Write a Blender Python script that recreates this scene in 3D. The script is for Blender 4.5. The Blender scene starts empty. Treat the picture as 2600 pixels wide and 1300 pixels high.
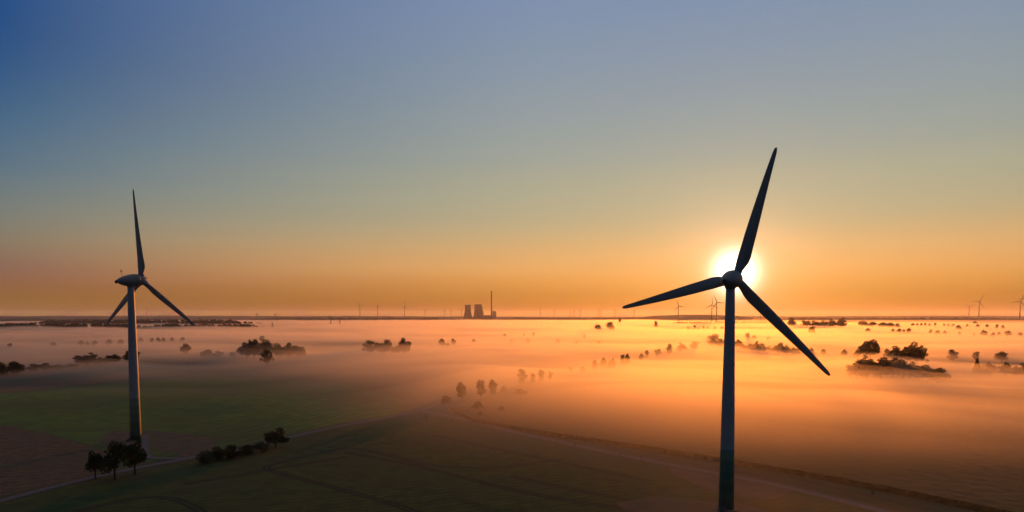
import bpy, bmesh, math, random
from mathutils import Vector, Matrix, noise

scene = bpy.context.scene
COL = scene.collection
R = math.radians

# ------------------------------------------------------------------ camera
CAM_H = 55.0
FPX, CX, CY = 1733.0, 1300.0, 904.0          # focal length and principal point in photograph pixels (2600 wide)
PITCH = R(3.4)
cam_d = bpy.data.cameras.new('camera')
cam = bpy.data.objects.new('camera', cam_d)
COL.objects.link(cam)
cam.location = (0, 0, CAM_H)
cam.rotation_euler = (R(90) - PITCH, 0, 0)
cam_d.sensor_width = 36.0
cam_d.lens = 36.0 * FPX / 2600.0
cam_d.shift_y = (CY - 650.0) / 2600.0
cam_d.clip_start = 0.5
cam_d.clip_end = 120000.0
scene.camera = cam

# ------------------------------------------------------------------ light
SUN_EL, SUN_AZ = R(3.4), R(18.0)              # azimuth clockwise from +Y
SUN_DIR = Vector((math.sin(SUN_AZ) * math.cos(SUN_EL), math.cos(SUN_AZ) * math.cos(SUN_EL), math.sin(SUN_EL)))
sun_d = bpy.data.lights.new('sun', 'SUN')
sun_d.energy = 2.8
sun_d.angle = R(0.53)
sun_d.color = (1.0, 0.26, 0.02)
sun_o = bpy.data.objects.new('sun', sun_d)
COL.objects.link(sun_o)
sun_o.location = (200, 600, 300)
sun_o.rotation_euler = SUN_DIR.to_track_quat('Z', 'Y').to_euler()


def lin(c):
    return tuple(((v / 255.0) / 12.92 if v <= 10 else (((v / 255.0) + 0.055) / 1.055) ** 2.4) for v in c)


world = bpy.data.worlds.new('World')
scene.world = world
world.use_nodes = True
wt = world.node_tree
wt.nodes.clear()


def W(kind, **kw):
    n = wt.nodes.new(kind)
    for k, v in kw.items():
        setattr(n, k, v)
    return n


def wmath(op, a, b=None, c=None, clamp=False):
    n = W('ShaderNodeMath', operation=op, use_clamp=clamp)
    for i, v in enumerate((a, b, c)):
        if v is None:
            continue
        if isinstance(v, (int, float)):
            n.inputs[i].default_value = v
        else:
            wt.links.new(v, n.inputs[i])
    return n.outputs[0]


def wvmath(op, a, b=None):
    n = W('ShaderNodeVectorMath', operation=op)
    for i, v in enumerate((a, b)):
        if v is None:
            continue
        if isinstance(v, (tuple, Vector)):
            n.inputs[i].default_value = tuple(v)
        else:
            wt.links.new(v, n.inputs[i])
    return n


def wramp(fac, stops):
    n = W('ShaderNodeValToRGB')
    cr = n.color_ramp
    cr.interpolation = 'CARDINAL'
    while len(cr.elements) < len(stops):
        cr.elements.new(0.5)
    for e, (p, c) in zip(cr.elements, stops):
        e.position = p
        e.color = (*c, 1)
    wt.links.new(fac, n.inputs[0])
    return n.outputs[0]


def wmix(fac, a, b, mode='MIX'):
    n = W('ShaderNodeMix', data_type='RGBA', blend_type=mode)
    for sock, v in ((n.inputs[0], fac), (n.inputs[6], a), (n.inputs[7], b)):
        if isinstance(v, (int, float)):
            sock.default_value = v
        elif isinstance(v, tuple):
            sock.default_value = (*v, 1)
        else:
            wt.links.new(v, sock)
    return n.outputs[2]


tc = W('ShaderNodeTexCoord')
dirn = wvmath('NORMALIZE', tc.outputs['Generated']).outputs[0]
sep = W('ShaderNodeSeparateXYZ')
wt.links.new(dirn, sep.inputs[0])
elev = wmath('MULTIPLY', wmath('ARCSINE', sep.outputs[2]), 180 / math.pi)          # degrees above the horizon
flat = wvmath('NORMALIZE', wvmath('MULTIPLY', dirn, (1, 1, 0)).outputs[0]).outputs[0]
cosaz = wvmath('DOT_PRODUCT', flat, (math.sin(SUN_AZ), math.cos(SUN_AZ), 0)).outputs['Value']
daz = wmath('MULTIPLY', wmath('ARCCOSINE', wmath('MINIMUM', wmath('MAXIMUM', cosaz, -1.0), 1.0)), 180 / math.pi)
cosun = wvmath('DOT_PRODUCT', dirn, SUN_DIR).outputs['Value']
dsun = wmath('MULTIPLY', wmath('ARCCOSINE', wmath('MINIMUM', wmath('MAXIMUM', cosun, -1.0), 1.0)), 180 / math.pi)
# elevation -2..48 degrees -> 0..1
ef = wmath('DIVIDE', wmath('ADD', elev, 2.0), 50.0, clamp=True)


def P(e):
    return (e + 2.0) / 50.0


SUN_E = (-2, 0.86, 3.5, 7.4, 12.4, 23.6, 34, 48)
SIDE_E = (-2, 0.3, 2.6, 5.7, 9.9, 19.0, 34, 48)
SUN_C = [[0.2778, 0.0979, 0.002], [0.2778, 0.0979, 0.002], [0.6598, 0.3148, 0.0898], [0.4519, 0.3671, 0.205], [0.3104, 0.3429, 0.2917], [0.193, 0.2701, 0.4027], [0.19, 0.28, 0.4], [0.25, 0.29, 0.32]]
SIDE_C = [[0.2561, 0.1213, 0.002], [0.2561, 0.1213, 0.002], [0.2352, 0.1063, 0.0643], [0.1988, 0.1805, 0.1356], [0.0865, 0.1538, 0.2133], [0.002, 0.0608, 0.2151], [0.07, 0.13, 0.25], [0.21, 0.24, 0.28]]
SKY_SUN = wramp(ef, [(P(e), c) for e, c in zip(SUN_E, SUN_C)])
SKY_SIDE = wramp(ef, [(P(e), c) for e, c in zip(SIDE_E, SIDE_C)])
side = wmath('POWER', wmath('DIVIDE', wmath('SUBTRACT', daz, 14.0), 41.0, clamp=True), 1.45)
sky = wmix(side, SKY_SUN, SKY_SIDE)
back = wmath('DIVIDE', wmath('SUBTRACT', daz, 60.0), 90.0, clamp=True)
sky = wmix(back, sky, wmix(1.0, sky, (0.50, 0.56, 0.66), 'MULTIPLY'))
# bright aureole of the low sun in the mist
g1 = wmath('POWER', 2.718, wmath('MULTIPLY', wmath('POWER', wmath('DIVIDE', dsun, 1.3), 2.0), -1.0))
g2 = wmath('POWER', 2.718, wmath('MULTIPLY', wmath('DIVIDE', dsun, 2.2), -1.0))
GL1, GL2 = 3.6, 1.05
gA = wmix(1.0, (GL1, GL1 * 0.88, GL1 * 0.76), g1, 'MULTIPLY')
gB = wmix(1.0, (GL2, GL2 * 0.50, GL2 * 0.32), g2, 'MULTIPLY')
glow = wmix(1.0, gA, gB, 'ADD')
sky = wmix(1.0, sky, glow, 'ADD')
# thin uneven haze bands lying along the horizon
bn = W('ShaderNodeTexNoise')
bn.inputs['Scale'].default_value = 1.0
bn.inputs['Detail'].default_value = 3.0
bn.inputs['Roughness'].default_value = 0.55
wt.links.new(wvmath('MULTIPLY', dirn, (1.6, 1.6, 42.0)).outputs[0], bn.inputs['Vector'])
band = wmath('MULTIPLY', wmath('SUBTRACT', bn.outputs['Fac'], 0.5), wmath('MULTIPLY', wmath('POWER', 2.718, wmath('MULTIPLY', elev, -0.16)), 0.34))
sky = wmix(1.0, sky, wmix(1.0, (1, 1, 1), wmix(1.0, (0.55, 0.9, 1.0), band, 'MULTIPLY'), 'ADD'), 'MULTIPLY')
bg_low = W('ShaderNodeBackground')
wt.links.new(sky, bg_low.inputs[0])
bg_low.inputs[1].default_value = 1.0
nish = W('ShaderNodeTexSky')
nish.sky_type = 'NISHITA'
nish.sun_disc = False
nish.sun_elevation = SUN_EL
nish.sun_rotation = SUN_AZ
nish.altitude = 60
nish.air_density = 1.0
nish.dust_density = 1.0
nish.ozone_density = 1.5
bg_n = W('ShaderNodeBackground')
wt.links.new(nish.outputs[0], bg_n.inputs[0])
bg_n.inputs[1].default_value = 0.008
add = W('ShaderNodeAddShader')
wt.links.new(bg_low.outputs[0], add.inputs[0])
wt.links.new(bg_n.outputs[0], add.inputs[1])
wo = W('ShaderNodeOutputWorld')
wt.links.new(add.outputs[0], wo.inputs[0])

scene.view_settings.view_transform = 'Standard'
scene.view_settings.look = 'None'
scene.view_settings.gamma = 1.0
scene.view_settings.use_curve_mapping = False
scene.view_settings.exposure = 0.0
scene.cycles.volume_bounces = 4
scene.cycles.max_bounces = 6
scene.cycles.diffuse_bounces = 2
scene.cycles.transparent_max_bounces = 8
scene.cycles.use_denoising = True
scene.render.film_transparent = False


# ------------------------------------------------------------------ helpers
def ray(px, py):
    cx, cy = (px - CX) / FPX, -(py - CY) / FPX
    return Vector((cx, math.cos(PITCH) + cy * math.sin(PITCH), cy * math.cos(PITCH) - math.sin(PITCH)))


def ground(px, py, z=0.0):
    d = ray(px, py)
    t = (z - CAM_H) / d.z
    return Vector((d.x * t, d.y * t, z))


def smoothstep01(t):
    t = max(0.0, min(1.0, t))
    return t * t * (3 - 2 * t)


def scale_at(p):
    """metres per photograph pixel at a place in the world"""
    depth = p.y * math.cos(PITCH) + (CAM_H - p.z) * math.sin(PITCH)
    return depth / FPX


def tag(o, label=None, cat=None, group=None, kind=None):
    if label:
        o['label'] = label
    if cat:
        o['category'] = cat
    if group:
        o['group'] = group
    if kind:
        o['kind'] = kind
    return o


def link(name, data, parent=None):
    o = bpy.data.objects.new(name, data)
    COL.objects.link(o)
    if parent:
        o.parent = parent
    return o


def mesh_obj(name, bm, mats, parent=None, smooth=False):
    me = bpy.data.meshes.new(name)
    bm.to_mesh(me)
    bm.free()
    for m in (mats if isinstance(mats, (list, tuple)) else [mats]):
        me.materials.append(m)
    if smooth:
        for p in me.polygons:
            p.use_smooth = True
    return link(name, me, parent)


def empty(name, loc, rz=0.0):
    o = link(name, None)
    o.location = loc
    o.rotation_euler = (0, 0, rz)
    return o


def copy_tree(o, parent=None):
    c = o.copy()
    COL.objects.link(c)
    c.parent = parent
    for ch in o.children:
        copy_tree(ch, c)
    return c


def tube(bm, pts, radii, seg=10, cap=True, mat=0):
    rings = []
    for i, (p, r) in enumerate(zip(pts, radii)):
        p = Vector(p)
        a = Vector(pts[max(i - 1, 0)])
        b = Vector(pts[min(i + 1, len(pts) - 1)])
        t = (b - a).normalized()
        u = t.orthogonal().normalized() if abs(t.z) < 0.99 else Vector((1, 0, 0))
        u = (u - t * u.dot(t)).normalized()
        v = t.cross(u)
        rings.append([bm.verts.new(p + (u * math.cos(2 * math.pi * k / seg) + v * math.sin(2 * math.pi * k / seg)) * r) for k in range(seg)])
    for a, b in zip(rings, rings[1:]):
        for k in range(seg):
            f = bm.faces.new((a[k], a[(k + 1) % seg], b[(k + 1) % seg], b[k]))
            f.material_index = mat
    if cap:
        for rg in (rings[0][::-1], rings[-1]):
            f = bm.faces.new(rg)
            f.material_index = mat
    return rings


def lathe(bm, prof, seg=32, axis='Z', mat=0):
    """prof: list of (distance along the axis, radius)"""
    rings = []
    for h, r in prof:
        ring = []
        for k in range(seg):
            a = 2 * math.pi * k / seg
            c, s = math.cos(a) * r, math.sin(a) * r
            ring.append(bm.verts.new((c, s, h) if axis == 'Z' else (c, h, s)))
        rings.append(ring)
    for a, b in zip(rings, rings[1:]):
        for k in range(seg):
            f = bm.faces.new((a[k], a[(k + 1) % seg], b[(k + 1) % seg], b[k]))
            f.material_index = mat
    for rg in (rings[0], rings[-1]):
        f = bm.faces.new(rg)
        f.material_index = mat
    bmesh.ops.recalc_face_normals(bm, faces=bm.faces)


def box(bm, x0, x1, y0, y1, z0, z1, mat=0):
    v = [bm.verts.new(p) for p in ((x0, y0, z0), (x1, y0, z0), (x1, y1, z0), (x0, y1, z0), (x0, y0, z1), (x1, y0, z1), (x1, y1, z1), (x0, y1, z1))]
    for q in ((0, 3, 2, 1), (4, 5, 6, 7), (0, 1, 5, 4), (1, 2, 6, 5), (2, 3, 7, 6), (3, 0, 4, 7)):
        bm.faces.new([v[i] for i in q]).material_index = mat


# ------------------------------------------------------------------ materials
def material(name, c1, c2=None, scale=1.0, rough=0.8, detail=4, stops=None, stripes=None, spec=0.2, bump=0.0, big=None):
    """base colour mottled by noise in object space (metres); stripes = (angle, period in m, strength); big = (scale, colour, amount)"""
    m = bpy.data.materials.new(name)
    m.use_nodes = True
    t = m.node_tree
    b = t.nodes['Principled BSDF']
    b.inputs['Roughness'].default_value = rough
    b.inputs['Specular IOR Level'].default_value = spec
    b.inputs['Base Color'].default_value = (*c1, 1)
    if c2 is None:
        return m
    co = t.nodes.new('ShaderNodeTexCoord')
    nz = t.nodes.new('ShaderNodeTexNoise')
    nz.inputs['Scale'].default_value = scale
    nz.inputs['Detail'].default_value = detail
    nz.inputs['Roughness'].default_value = 0.65
    t.links.new(co.outputs['Object'], nz.inputs['Vector'])
    mr = t.nodes.new('ShaderNodeMapRange')
    mr.inputs['From Min'].default_value = 0.34
    mr.inputs['From Max'].default_value = 0.66
    t.links.new(nz.outputs['Fac'], mr.inputs['Value'])
    mx = t.nodes.new('ShaderNodeMix')
    mx.data_type = 'RGBA'
    mx.inputs[6].default_value = (*c1, 1)
    mx.inputs[7].default_value = (*c2, 1)
    t.links.new(mr.outputs[0], mx.inputs[0])
    out = mx.outputs[2]
    if big:
        n2 = t.nodes.new('ShaderNodeTexNoise')
        n2.inputs['Scale'].default_value = big[0]
        n2.inputs['Detail'].default_value = 3
        t.links.new(co.outputs['Object'], n2.inputs['Vector'])
        m2 = t.nodes.new('ShaderNodeMapRange')
        m2.inputs['From Min'].default_value = 0.4
        m2.inputs['From Max'].default_value = 0.65
        m2.inputs['To Max'].default_value = big[2]
        t.links.new(n2.outputs['Fac'], m2.inputs['Value'])
        x2 = t.nodes.new('ShaderNodeMix')
        x2.data_type = 'RGBA'
        x2.inputs[7].default_value = (*big[1], 1)
        t.links.new(m2.outputs[0], x2.inputs[0])
        t.links.new(out, x2.inputs[6])
        out = x2.outputs[2]
    if stripes:
        ang, per, st = stripes
        mp = t.nodes.new('ShaderNodeMapping')
        mp.inputs['Rotation'].default_value = (0, 0, ang)
        t.links.new(co.outputs['Object'], mp.inputs['Vector'])
        wv = t.nodes.new('ShaderNodeTexWave')
        wv.wave_type = 'BANDS'
        wv.bands_direction = 'X'
        wv.inputs['Scale'].default_value = 0.314 / per
        wv.inputs['Distortion'].default_value = 1.2
        wv.inputs['Detail'].default_value = 2
        wv.inputs['Detail Scale'].default_value = 0.6
        t.links.new(mp.outputs[0], wv.inputs['Vector'])
        m3 = t.nodes.new('ShaderNodeMapRange')
        m3.inputs['To Min'].default_value = 1.0 - st
        m3.inputs['To Max'].default_value = 1.0
        t.links.new(wv.outputs['Fac'], m3.inputs['Value'])
        x3 = t.nodes.new('ShaderNodeMix')
        x3.data_type = 'RGBA'
        x3.blend_type = 'MULTIPLY'
        x3.inputs[0].default_value = 1.0
        t.links.new(out, x3.inputs[6])
        t.links.new(m3.outputs[0], x3.inputs[7])
        out = x3.outputs[2]
    t.links.new(out, b.inputs['Base Color'])
    if bump:
        bp = t.nodes.new('ShaderNodeBump')
        bp.inputs['Strength'].default_value = 0.8
        bp.inputs['Distance'].default_value = bump
        t.links.new(nz.outputs['Fac'], bp.inputs['Height'])
        t.links.new(bp.outputs[0], b.inputs['Normal'])
    return m


M_GROUND = material('meadow_ground', (0.018, 0.034, 0.008), (0.036, 0.050, 0.014), 0.03, 0.95, 8, big=(0.0035, (0.060, 0.046, 0.024), 0.8))
M_GREEN = material('green_crop', (0.011, 0.026, 0.002), (0.042, 0.066, 0.005), 0.16, 0.95, 8, stripes=(R(62), 3.6, 0.28), big=(0.022, (0.034, 0.046, 0.008), 1.0), bump=0.2)
M_GREEN2 = material('young_green_crop', (0.030, 0.076, 0.006), (0.080, 0.150, 0.016), 0.10, 0.95, 8, stripes=(R(15), 7.0, 0.25), big=(0.012, (0.046, 0.066, 0.014), 0.9), bump=0.2)
M_PLOUGH = material('ploughed_soil', (0.050, 0.030, 0.013), (0.125, 0.074, 0.034), 0.22, 0.95, 8, stripes=(R(70), 5.0, 0.25), big=(0.02, (0.075, 0.054, 0.028), 0.8), bump=0.3)
M_STUBBLE = material('stubble', (0.060, 0.042, 0.022), (0.085, 0.060, 0.030), 0.12, 0.95, 6, stripes=(R(80), 6.0, 0.3))
M_TRACK = material('gravel_track', (0.060, 0.056, 0.062), (0.095, 0.086, 0.090), 0.6, 0.9, 8)
M_VERGE = material('dry_verge', (0.075, 0.048, 0.022), (0.045, 0.040, 0.016), 0.4, 0.95, 8, bump=0.2)
M_PAD = material('bare_pad_soil', (0.100, 0.062, 0.040), (0.040, 0.034, 0.014), 0.15, 0.95, 8, big=(0.05, (0.060, 0.052, 0.026), 0.6))
M_TRAM = material('tramline_soil', (0.006, 0.010, 0.004), (0.010, 0.013, 0.005), 0.4, 0.95, 4)
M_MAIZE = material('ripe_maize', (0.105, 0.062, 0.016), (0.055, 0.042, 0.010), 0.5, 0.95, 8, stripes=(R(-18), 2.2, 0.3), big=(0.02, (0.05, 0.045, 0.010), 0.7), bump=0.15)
M_TREE = material('tree_leaves', (0.018, 0.028, 0.009), (0.036, 0.046, 0.016), 0.5, 0.9, 3)
M_BARK = material('bark', (0.035, 0.026, 0.020), (0.060, 0.045, 0.035), 2.0, 0.9, 4)
M_WOOD = material('distant_woods', (0.022, 0.026, 0.012), (0.040, 0.042, 0.020), 0.03, 0.95, 5)
M_CONC = material('concrete', (0.060, 0.058, 0.057), (0.09, 0.087, 0.084), 0.05, 0.9, 5)
M_BRICK = material('boiler_cladding', (0.07, 0.067, 0.065), (0.10, 0.095, 0.09), 0.05, 0.8, 3)
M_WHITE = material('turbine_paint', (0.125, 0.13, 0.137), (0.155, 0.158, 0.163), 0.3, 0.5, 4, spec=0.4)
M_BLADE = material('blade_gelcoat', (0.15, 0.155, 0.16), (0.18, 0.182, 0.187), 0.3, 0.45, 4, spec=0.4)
M_DARK = material('dark_metal', (0.03, 0.03, 0.032), (0.05, 0.05, 0.05), 3.0, 0.5, 2)
M_RED = material('red_lamp_glass', (0.30, 0.02, 0.015), (0.34, 0.03, 0.02), 3.0, 0.3, 2)
M_FAR = material('far_turbine_paint', (0.045, 0.044, 0.043), (0.06, 0.058, 0.057), 0.05, 0.6, 2)


def tower_material():
    m = bpy.data.materials.new('tower_paint_green_rings')
    m.use_nodes = True
    t = m.node_tree
    b = t.nodes['Principled BSDF']
    b.inputs['Roughness'].default_value = 0.45
    co = t.nodes.new('ShaderNodeTexCoord')
    sp = t.nodes.new('ShaderNodeSeparateXYZ')
    t.links.new(co.outputs['Object'], sp.inputs[0])
    dv = t.nodes.new('ShaderNodeMath')
    dv.operation = 'DIVIDE'
    dv.inputs[1].default_value = 65.0
    t.links.new(sp.outputs[2], dv.inputs[0])
    cr = t.nodes.new('ShaderNodeValToRGB')
    cr.color_ramp.interpolation = 'CONSTANT'
    rings = [(0.0, (0.014, 0.050, 0.024)), (0.055, (0.020, 0.068, 0.034)), (0.11, (0.034, 0.094, 0.052)), (0.165, (0.050, 0.110, 0.068)),
             (0.215, (0.085, 0.145, 0.105)), (0.265, (0.19, 0.21, 0.225))]
    while len(cr.color_ramp.elements) < len(rings):
        cr.color_ramp.elements.new(0.5)
    for e, (p, c) in zip(cr.color_ramp.elements, rings):
        e.position = p
        e.color = (*c, 1)
    t.links.new(dv.outputs[0], cr.inputs[0])
    nz = t.nodes.new('ShaderNodeTexNoise')
    nz.inputs['Scale'].default_value = 0.5
    nz.inputs['Detail'].default_value = 6
    mp = t.nodes.new('ShaderNodeMapping')
    mp.inputs['Scale'].default_value = (2.5, 2.5, 0.25)
    t.links.new(co.outputs['Object'], mp.inputs[0])
    t.links.new(mp.outputs[0], nz.inputs['Vector'])
    mr = t.nodes.new('ShaderNodeMapRange')
    mr.inputs['To Min'].default_value = 0.82
    mr.inputs['To Max'].default_value = 1.08
    t.links.new(nz.outputs['Fac'], mr.inputs['Value'])
    mx = t.nodes.new('ShaderNodeMix')
    mx.data_type = 'RGBA'
    mx.blend_type = 'MULTIPLY'
    mx.inputs[0].default_value = 1.0
    t.links.new(cr.outputs[0], mx.inputs[6])
    t.links.new(mr.outputs[0], mx.inputs[7])
    t.links.new(mx.outputs[2], b.inputs['Base Color'])
    return m


M_TOWER = tower_material()


def volume_material(name, density, color=(1, 1, 1), g=0.6):
    m = bpy.data.materials.new(name)
    m.use_nodes = True
    t = m.node_tree
    t.nodes.clear()
    v = t.nodes.new('ShaderNodeVolumePrincipled')
    v.inputs['Color'].default_value = (*color, 1)
    v.inputs['Density'].default_value = density
    v.inputs['Anisotropy'].default_value = g
    o = t.nodes.new('ShaderNodeOutputMaterial')
    t.links.new(v.outputs[0], o.inputs['Volume'])
    return m


# ------------------------------------------------------------------ the ground and the fields
def sheet(name, pix, z, mat, thick=0.0):
    """a flat sheet on the ground whose corners are given as photograph pixels"""
    bm = bmesh.new()
    pts = [ground(x, y) for x, y in pix]
    out = []
    for a, b in zip(pts, pts[1:] + pts[:1]):
        n = max(1, min(60, int((b - a).length / 2.5))) if thick else 1
        for i in range(n):
            q = a.lerp(b, i / n)
            if thick:
                q.x += thick * noise.noise(q * 0.13) + 0.4 * thick * noise.noise(q * 0.5)
                q.y += thick * noise.noise(q * 0.13 + Vector((50, 0, 0)))
            out.append(q)
    vs = [bm.verts.new(q + Vector((0, 0, z))) for q in out]
    f = bm.faces.new(vs)
    if f.normal.z < 0:
        f.normal_flip()
    bmesh.ops.triangulate(bm, faces=bm.faces)
    o = mesh_obj(name, bm, mat)
    return tag(o, kind='structure')


def strip_mesh(bm, pts, width, z, wob=0.0, seed=0, sub=4.0, smooth_n=6):
    """a ribbon of even width along ground points"""
    dense = []
    for a, b in zip(pts, pts[1:]):
        n = max(1, int((b - a).length / sub))
        dense += [a.lerp(b, i / n) for i in range(n)]
    dense.append(pts[-1])
    for _ in range(smooth_n):
        dense = [dense[0]] + [(dense[i - 1] + dense[i] * 2 + dense[i + 1]) / 4 for i in range(1, len(dense) - 1)] + [dense[-1]]
    prev = None
    for i, p in enumerate(dense):
        t = dense[min(i + 1, len(dense) - 1)] - dense[max(i - 1, 0)]
        s = Vector((t.y, -t.x, 0)).normalized()
        wl = width / 2 * (1 + wob * noise.noise(Vector((i * 0.35, seed, 0))))
        wr = width / 2 * (1 + wob * noise.noise(Vector((i * 0.35, seed + 9.3, 0))))
        q = (bm.verts.new((p.x - s.x * wl, p.y - s.y * wl, z)), bm.verts.new((p.x + s.x * wr, p.y + s.y * wr, z)))
        if prev:
            f = bm.faces.new((prev[0], prev[1], q[1], q[0]))
            if f.normal.z < 0:
                f.normal_flip()
        prev = q
    return dense


bm = bmesh.new()
S = 42000.0
rings_r = [0, 400, 1200, 4000, 12000, S]
# square sheet, split so that near triangles stay small
for i, x0 in enumerate(range(-6, 6)):
    for y0 in range(-6, 6):
        s = S / 6
        bm.faces.new([bm.verts.new(p) for p in ((x0 * s, y0 * s, 0), (x0 * s + s, y0 * s, 0), (x0 * s + s, y0 * s + s, 0), (x0 * s, y0 * s + s, 0))])
bmesh.ops.remove_doubles(bm, verts=bm.verts, dist=0.1)
tag(mesh_obj('ground', bm, M_GROUND), kind='structure')

TRACK = [(-160, 1318), (0, 1272), (100, 1246), (212, 1217), (333, 1191), (480, 1164), (600, 1140), (706, 1117), (868, 1080), (1009, 1056), (1070, 1042),
         (1130, 1054), (1200, 1070), (1312, 1099), (1433, 1125), (1585, 1157), (1716, 1183), (1807, 1201), (1900, 1216), (2010, 1240), (2150, 1275), (2400, 1340)]
trk = [ground(*p) for p in TRACK]

sheet('green_field', [(-420, 1000), (0, 1000), (90, 993), (300, 972), (420, 962), (640, 958), (860, 972), (1010, 1010), (1062, 1036), (1000, 1052), (868, 1074),
                      (706, 1110), (560, 1142), (330, 1180), (262, 1143), (250, 1137), (100, 1095), (0, 1078), (-420, 1010)], 0.03, M_GREEN2)
sheet('ploughed_field', [(-500, 1060), (0, 1079), (100, 1096), (250, 1138), (268, 1160), (255, 1200), (212, 1211), (0, 1262), (-500, 1390)], 0.03, M_PLOUGH)
sheet('stubble_strip', [(-500, 950), (0, 948), (150, 944), (330, 950), (340, 958), (240, 976), (90, 990), (0, 998), (-500, 1010)], 0.06, M_STUBBLE)
sheet('near_green_field', [(-500, 1420), (-160, 1325), (0, 1281), (212, 1226), (480, 1172), (706, 1124), (868, 1086), (1009, 1061), (1068, 1050), (1130, 1061), (1312, 1106),
                           (1585, 1163), (1716, 1189), (1807, 1207), (1900, 1222), (2010, 1246), (2150, 1281), (2400, 1346), (2500, 1600), (1300, 2200), (-500, 1700)], 0.03, M_GREEN)
sheet('bare_pad', [(262, 1100), (300, 1094), (345, 1092), (430, 1098), (500, 1106), (560, 1118), (556, 1132), (520, 1150), (485, 1160), (430, 1148), (380, 1138), (330, 1150), (270, 1148), (258, 1125)], 0.06, M_PAD, 3.0)
sheet('gravel_pad', [(1700, 1188), (1800, 1203), (1900, 1220), (2020, 1246), (1960, 1268), (1880, 1262), (1790, 1240), (1720, 1215)], 0.06, M_PAD, 2.5)
sheet('turbine_yard', [(1560, 1278), (1650, 1262), (1720, 1268), (1800, 1272), (1890, 1280), (1940, 1300), (1900, 1330), (1700, 1330), (1600, 1306)], 0.06, M_PAD, 2.5)
M_ROUGH = material('rough_grass', (0.022, 0.022, 0.007), (0.050, 0.038, 0.012), 0.35, 0.95, 8, bump=0.4)
for off, wd, sd in ((7.5, 5.0, 21), (14.5, 4.0, 23)):
    pts = []
    for x, y in ((1085, 1043), (1130, 1052), (1200, 1068), (1312, 1097), (1433, 1123), (1585, 1155), (1716, 1181), (1807, 1199), (1900, 1216), (2010, 1240), (2150, 1275), (2400, 1340)):
        p = ground(x, y)
        pts.append(p + Vector((0.47, 0.88, 0)) * off * smoothstep01((x - 1085) / 260))
    bm = bmesh.new()
    strip_mesh(bm, pts, wd, 0.10 + 0.004 * sd / 20, 0.8, sd)
    tag(mesh_obj('grass_strip', bm, M_ROUGH), kind='structure')
bm = bmesh.new()
strip_mesh(bm, trk, 5.6, 0.09, 0.5, 3)
tag(mesh_obj('verge', bm, M_VERGE), kind='structure')
bm = bmesh.new()
strip_mesh(bm, trk, 3.4, 0.12, 0.12, 1)
tag(mesh_obj('track', bm, M_TRACK), kind='structure')
bm = bmesh.new()
strip_mesh(bm, [ground(*p) for p in ((1068, 1044), (1100, 1030), (1135, 1014), (1190, 1000))], 3.2, 0.125, 0.15, 5)
tag(mesh_obj('track', bm, M_TRACK), kind='structure')
bm = bmesh.new()
strip_mesh(bm, [ground(*p) for p in ((1060, 1040), (1000, 1022), (900, 1012), (800, 1010))], 3.0, 0.13, 0.15, 5)
tag(mesh_obj('path', bm, M_VERGE), kind='structure')
bm = bmesh.new()
strip_mesh(bm, [ground(*p) for p in ((480, 1163), (420, 1166), (372, 1170), (365, 1120), (372, 1104))], 3.0, 0.135, 0.15, 5)
tag(mesh_obj('path', bm, M_TRACK), kind='structure')

TRAMS = [[(1440, 1165), (1250, 1190), (1096, 1184), (985, 1155), (886, 1135), (700, 1176), (655, 1186), (760, 1215), (900, 1252), (1015, 1285), (1080, 1310)],
         [(880, 1150), (1050, 1180), (1250, 1232), (1454, 1276), (1671, 1298)],
         [(1300, 1210), (1447, 1242), (1671, 1285), (1760, 1300)],
         [(190, 1300), (300, 1273), (363, 1260), (400, 1257), (440, 1264), (480, 1280), (530, 1310)],
         [(470, 1230), (700, 1190), (880, 1160)],
         [(1100, 1105), (1260, 1140), (1450, 1180), (1650, 1222)]]
bm = bmesh.new()
for k, tr in enumerate(TRAMS[:1] + TRAMS[1:]):
    pts = [ground(*p) for p in tr]
    dense = []
    for off in (-0.95, 0.95):
        sh = []
        for i, p in enumerate(pts):
            t = pts[min(i + 1, len(pts) - 1)] - pts[max(i - 1, 0)]
            s = Vector((t.y, -t.x, 0)).normalized()
            sh.append(p + s * off)
        strip_mesh(bm, sh, 1.0, 0.045 + 0.004 * k, 0.2, k, sub=3.0)
tag(mesh_obj('tractor_tramlines', bm, M_TRAM), kind='structure')


# ripe maize: a standing crop about two and a half metres high beyond the track
def maize(pix_front, pix_back, h, name):
    front = [ground(*p) for p in pix_front]
    back = [ground(*p) for p in pix_back]
    bm = bmesh.new()
    nu, nv = 300, 90

    def along(pts, u):
        L = [(b - a).length for a, b in zip(pts, pts[1:])]
        d = u * sum(L)
        for (a, b), l in zip(zip(pts, pts[1:]), L):
            if d <= l:
                return a.lerp(b, d / l)
            d -= l
        return pts[-1]
    grid = []
    for j in range(nv + 1):
        v = (j / nv) ** 1.8
        row = []
        for i in range(nu + 1):
            u = i / nu
            p = along(front, u).lerp(along(back, u), v)
            e = min(1.0, min(i, nu - i) / 2.0, j / 2.5)
            p.x += noise.noise(Vector((i * 0.9, j * 0.7, 1))) * 0.3
            p.y += noise.noise(Vector((i * 0.9, j * 0.7, 7))) * 0.6
            p.z = h * min(1.0, e * 1.2) * (0.93 + 0.10 * noise.noise(Vector((p.x * 0.25, p.y * 0.25, 3)))) if e > 0 else -0.05
            row.append(bm.verts.new(p))
        grid.append(row)
    for j in range(nv):
        for i in range(nu):
            f = bm.faces.new((grid[j][i], grid[j][i + 1], grid[j + 1][i + 1], grid[j + 1][i]))
            f.smooth = False
    o = mesh_obj(name, bm, M_MAIZE)
    return tag(o, 'ripe orange brown maize standing in the misty field beyond the farm track', 'maize crop', kind='stuff')


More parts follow.
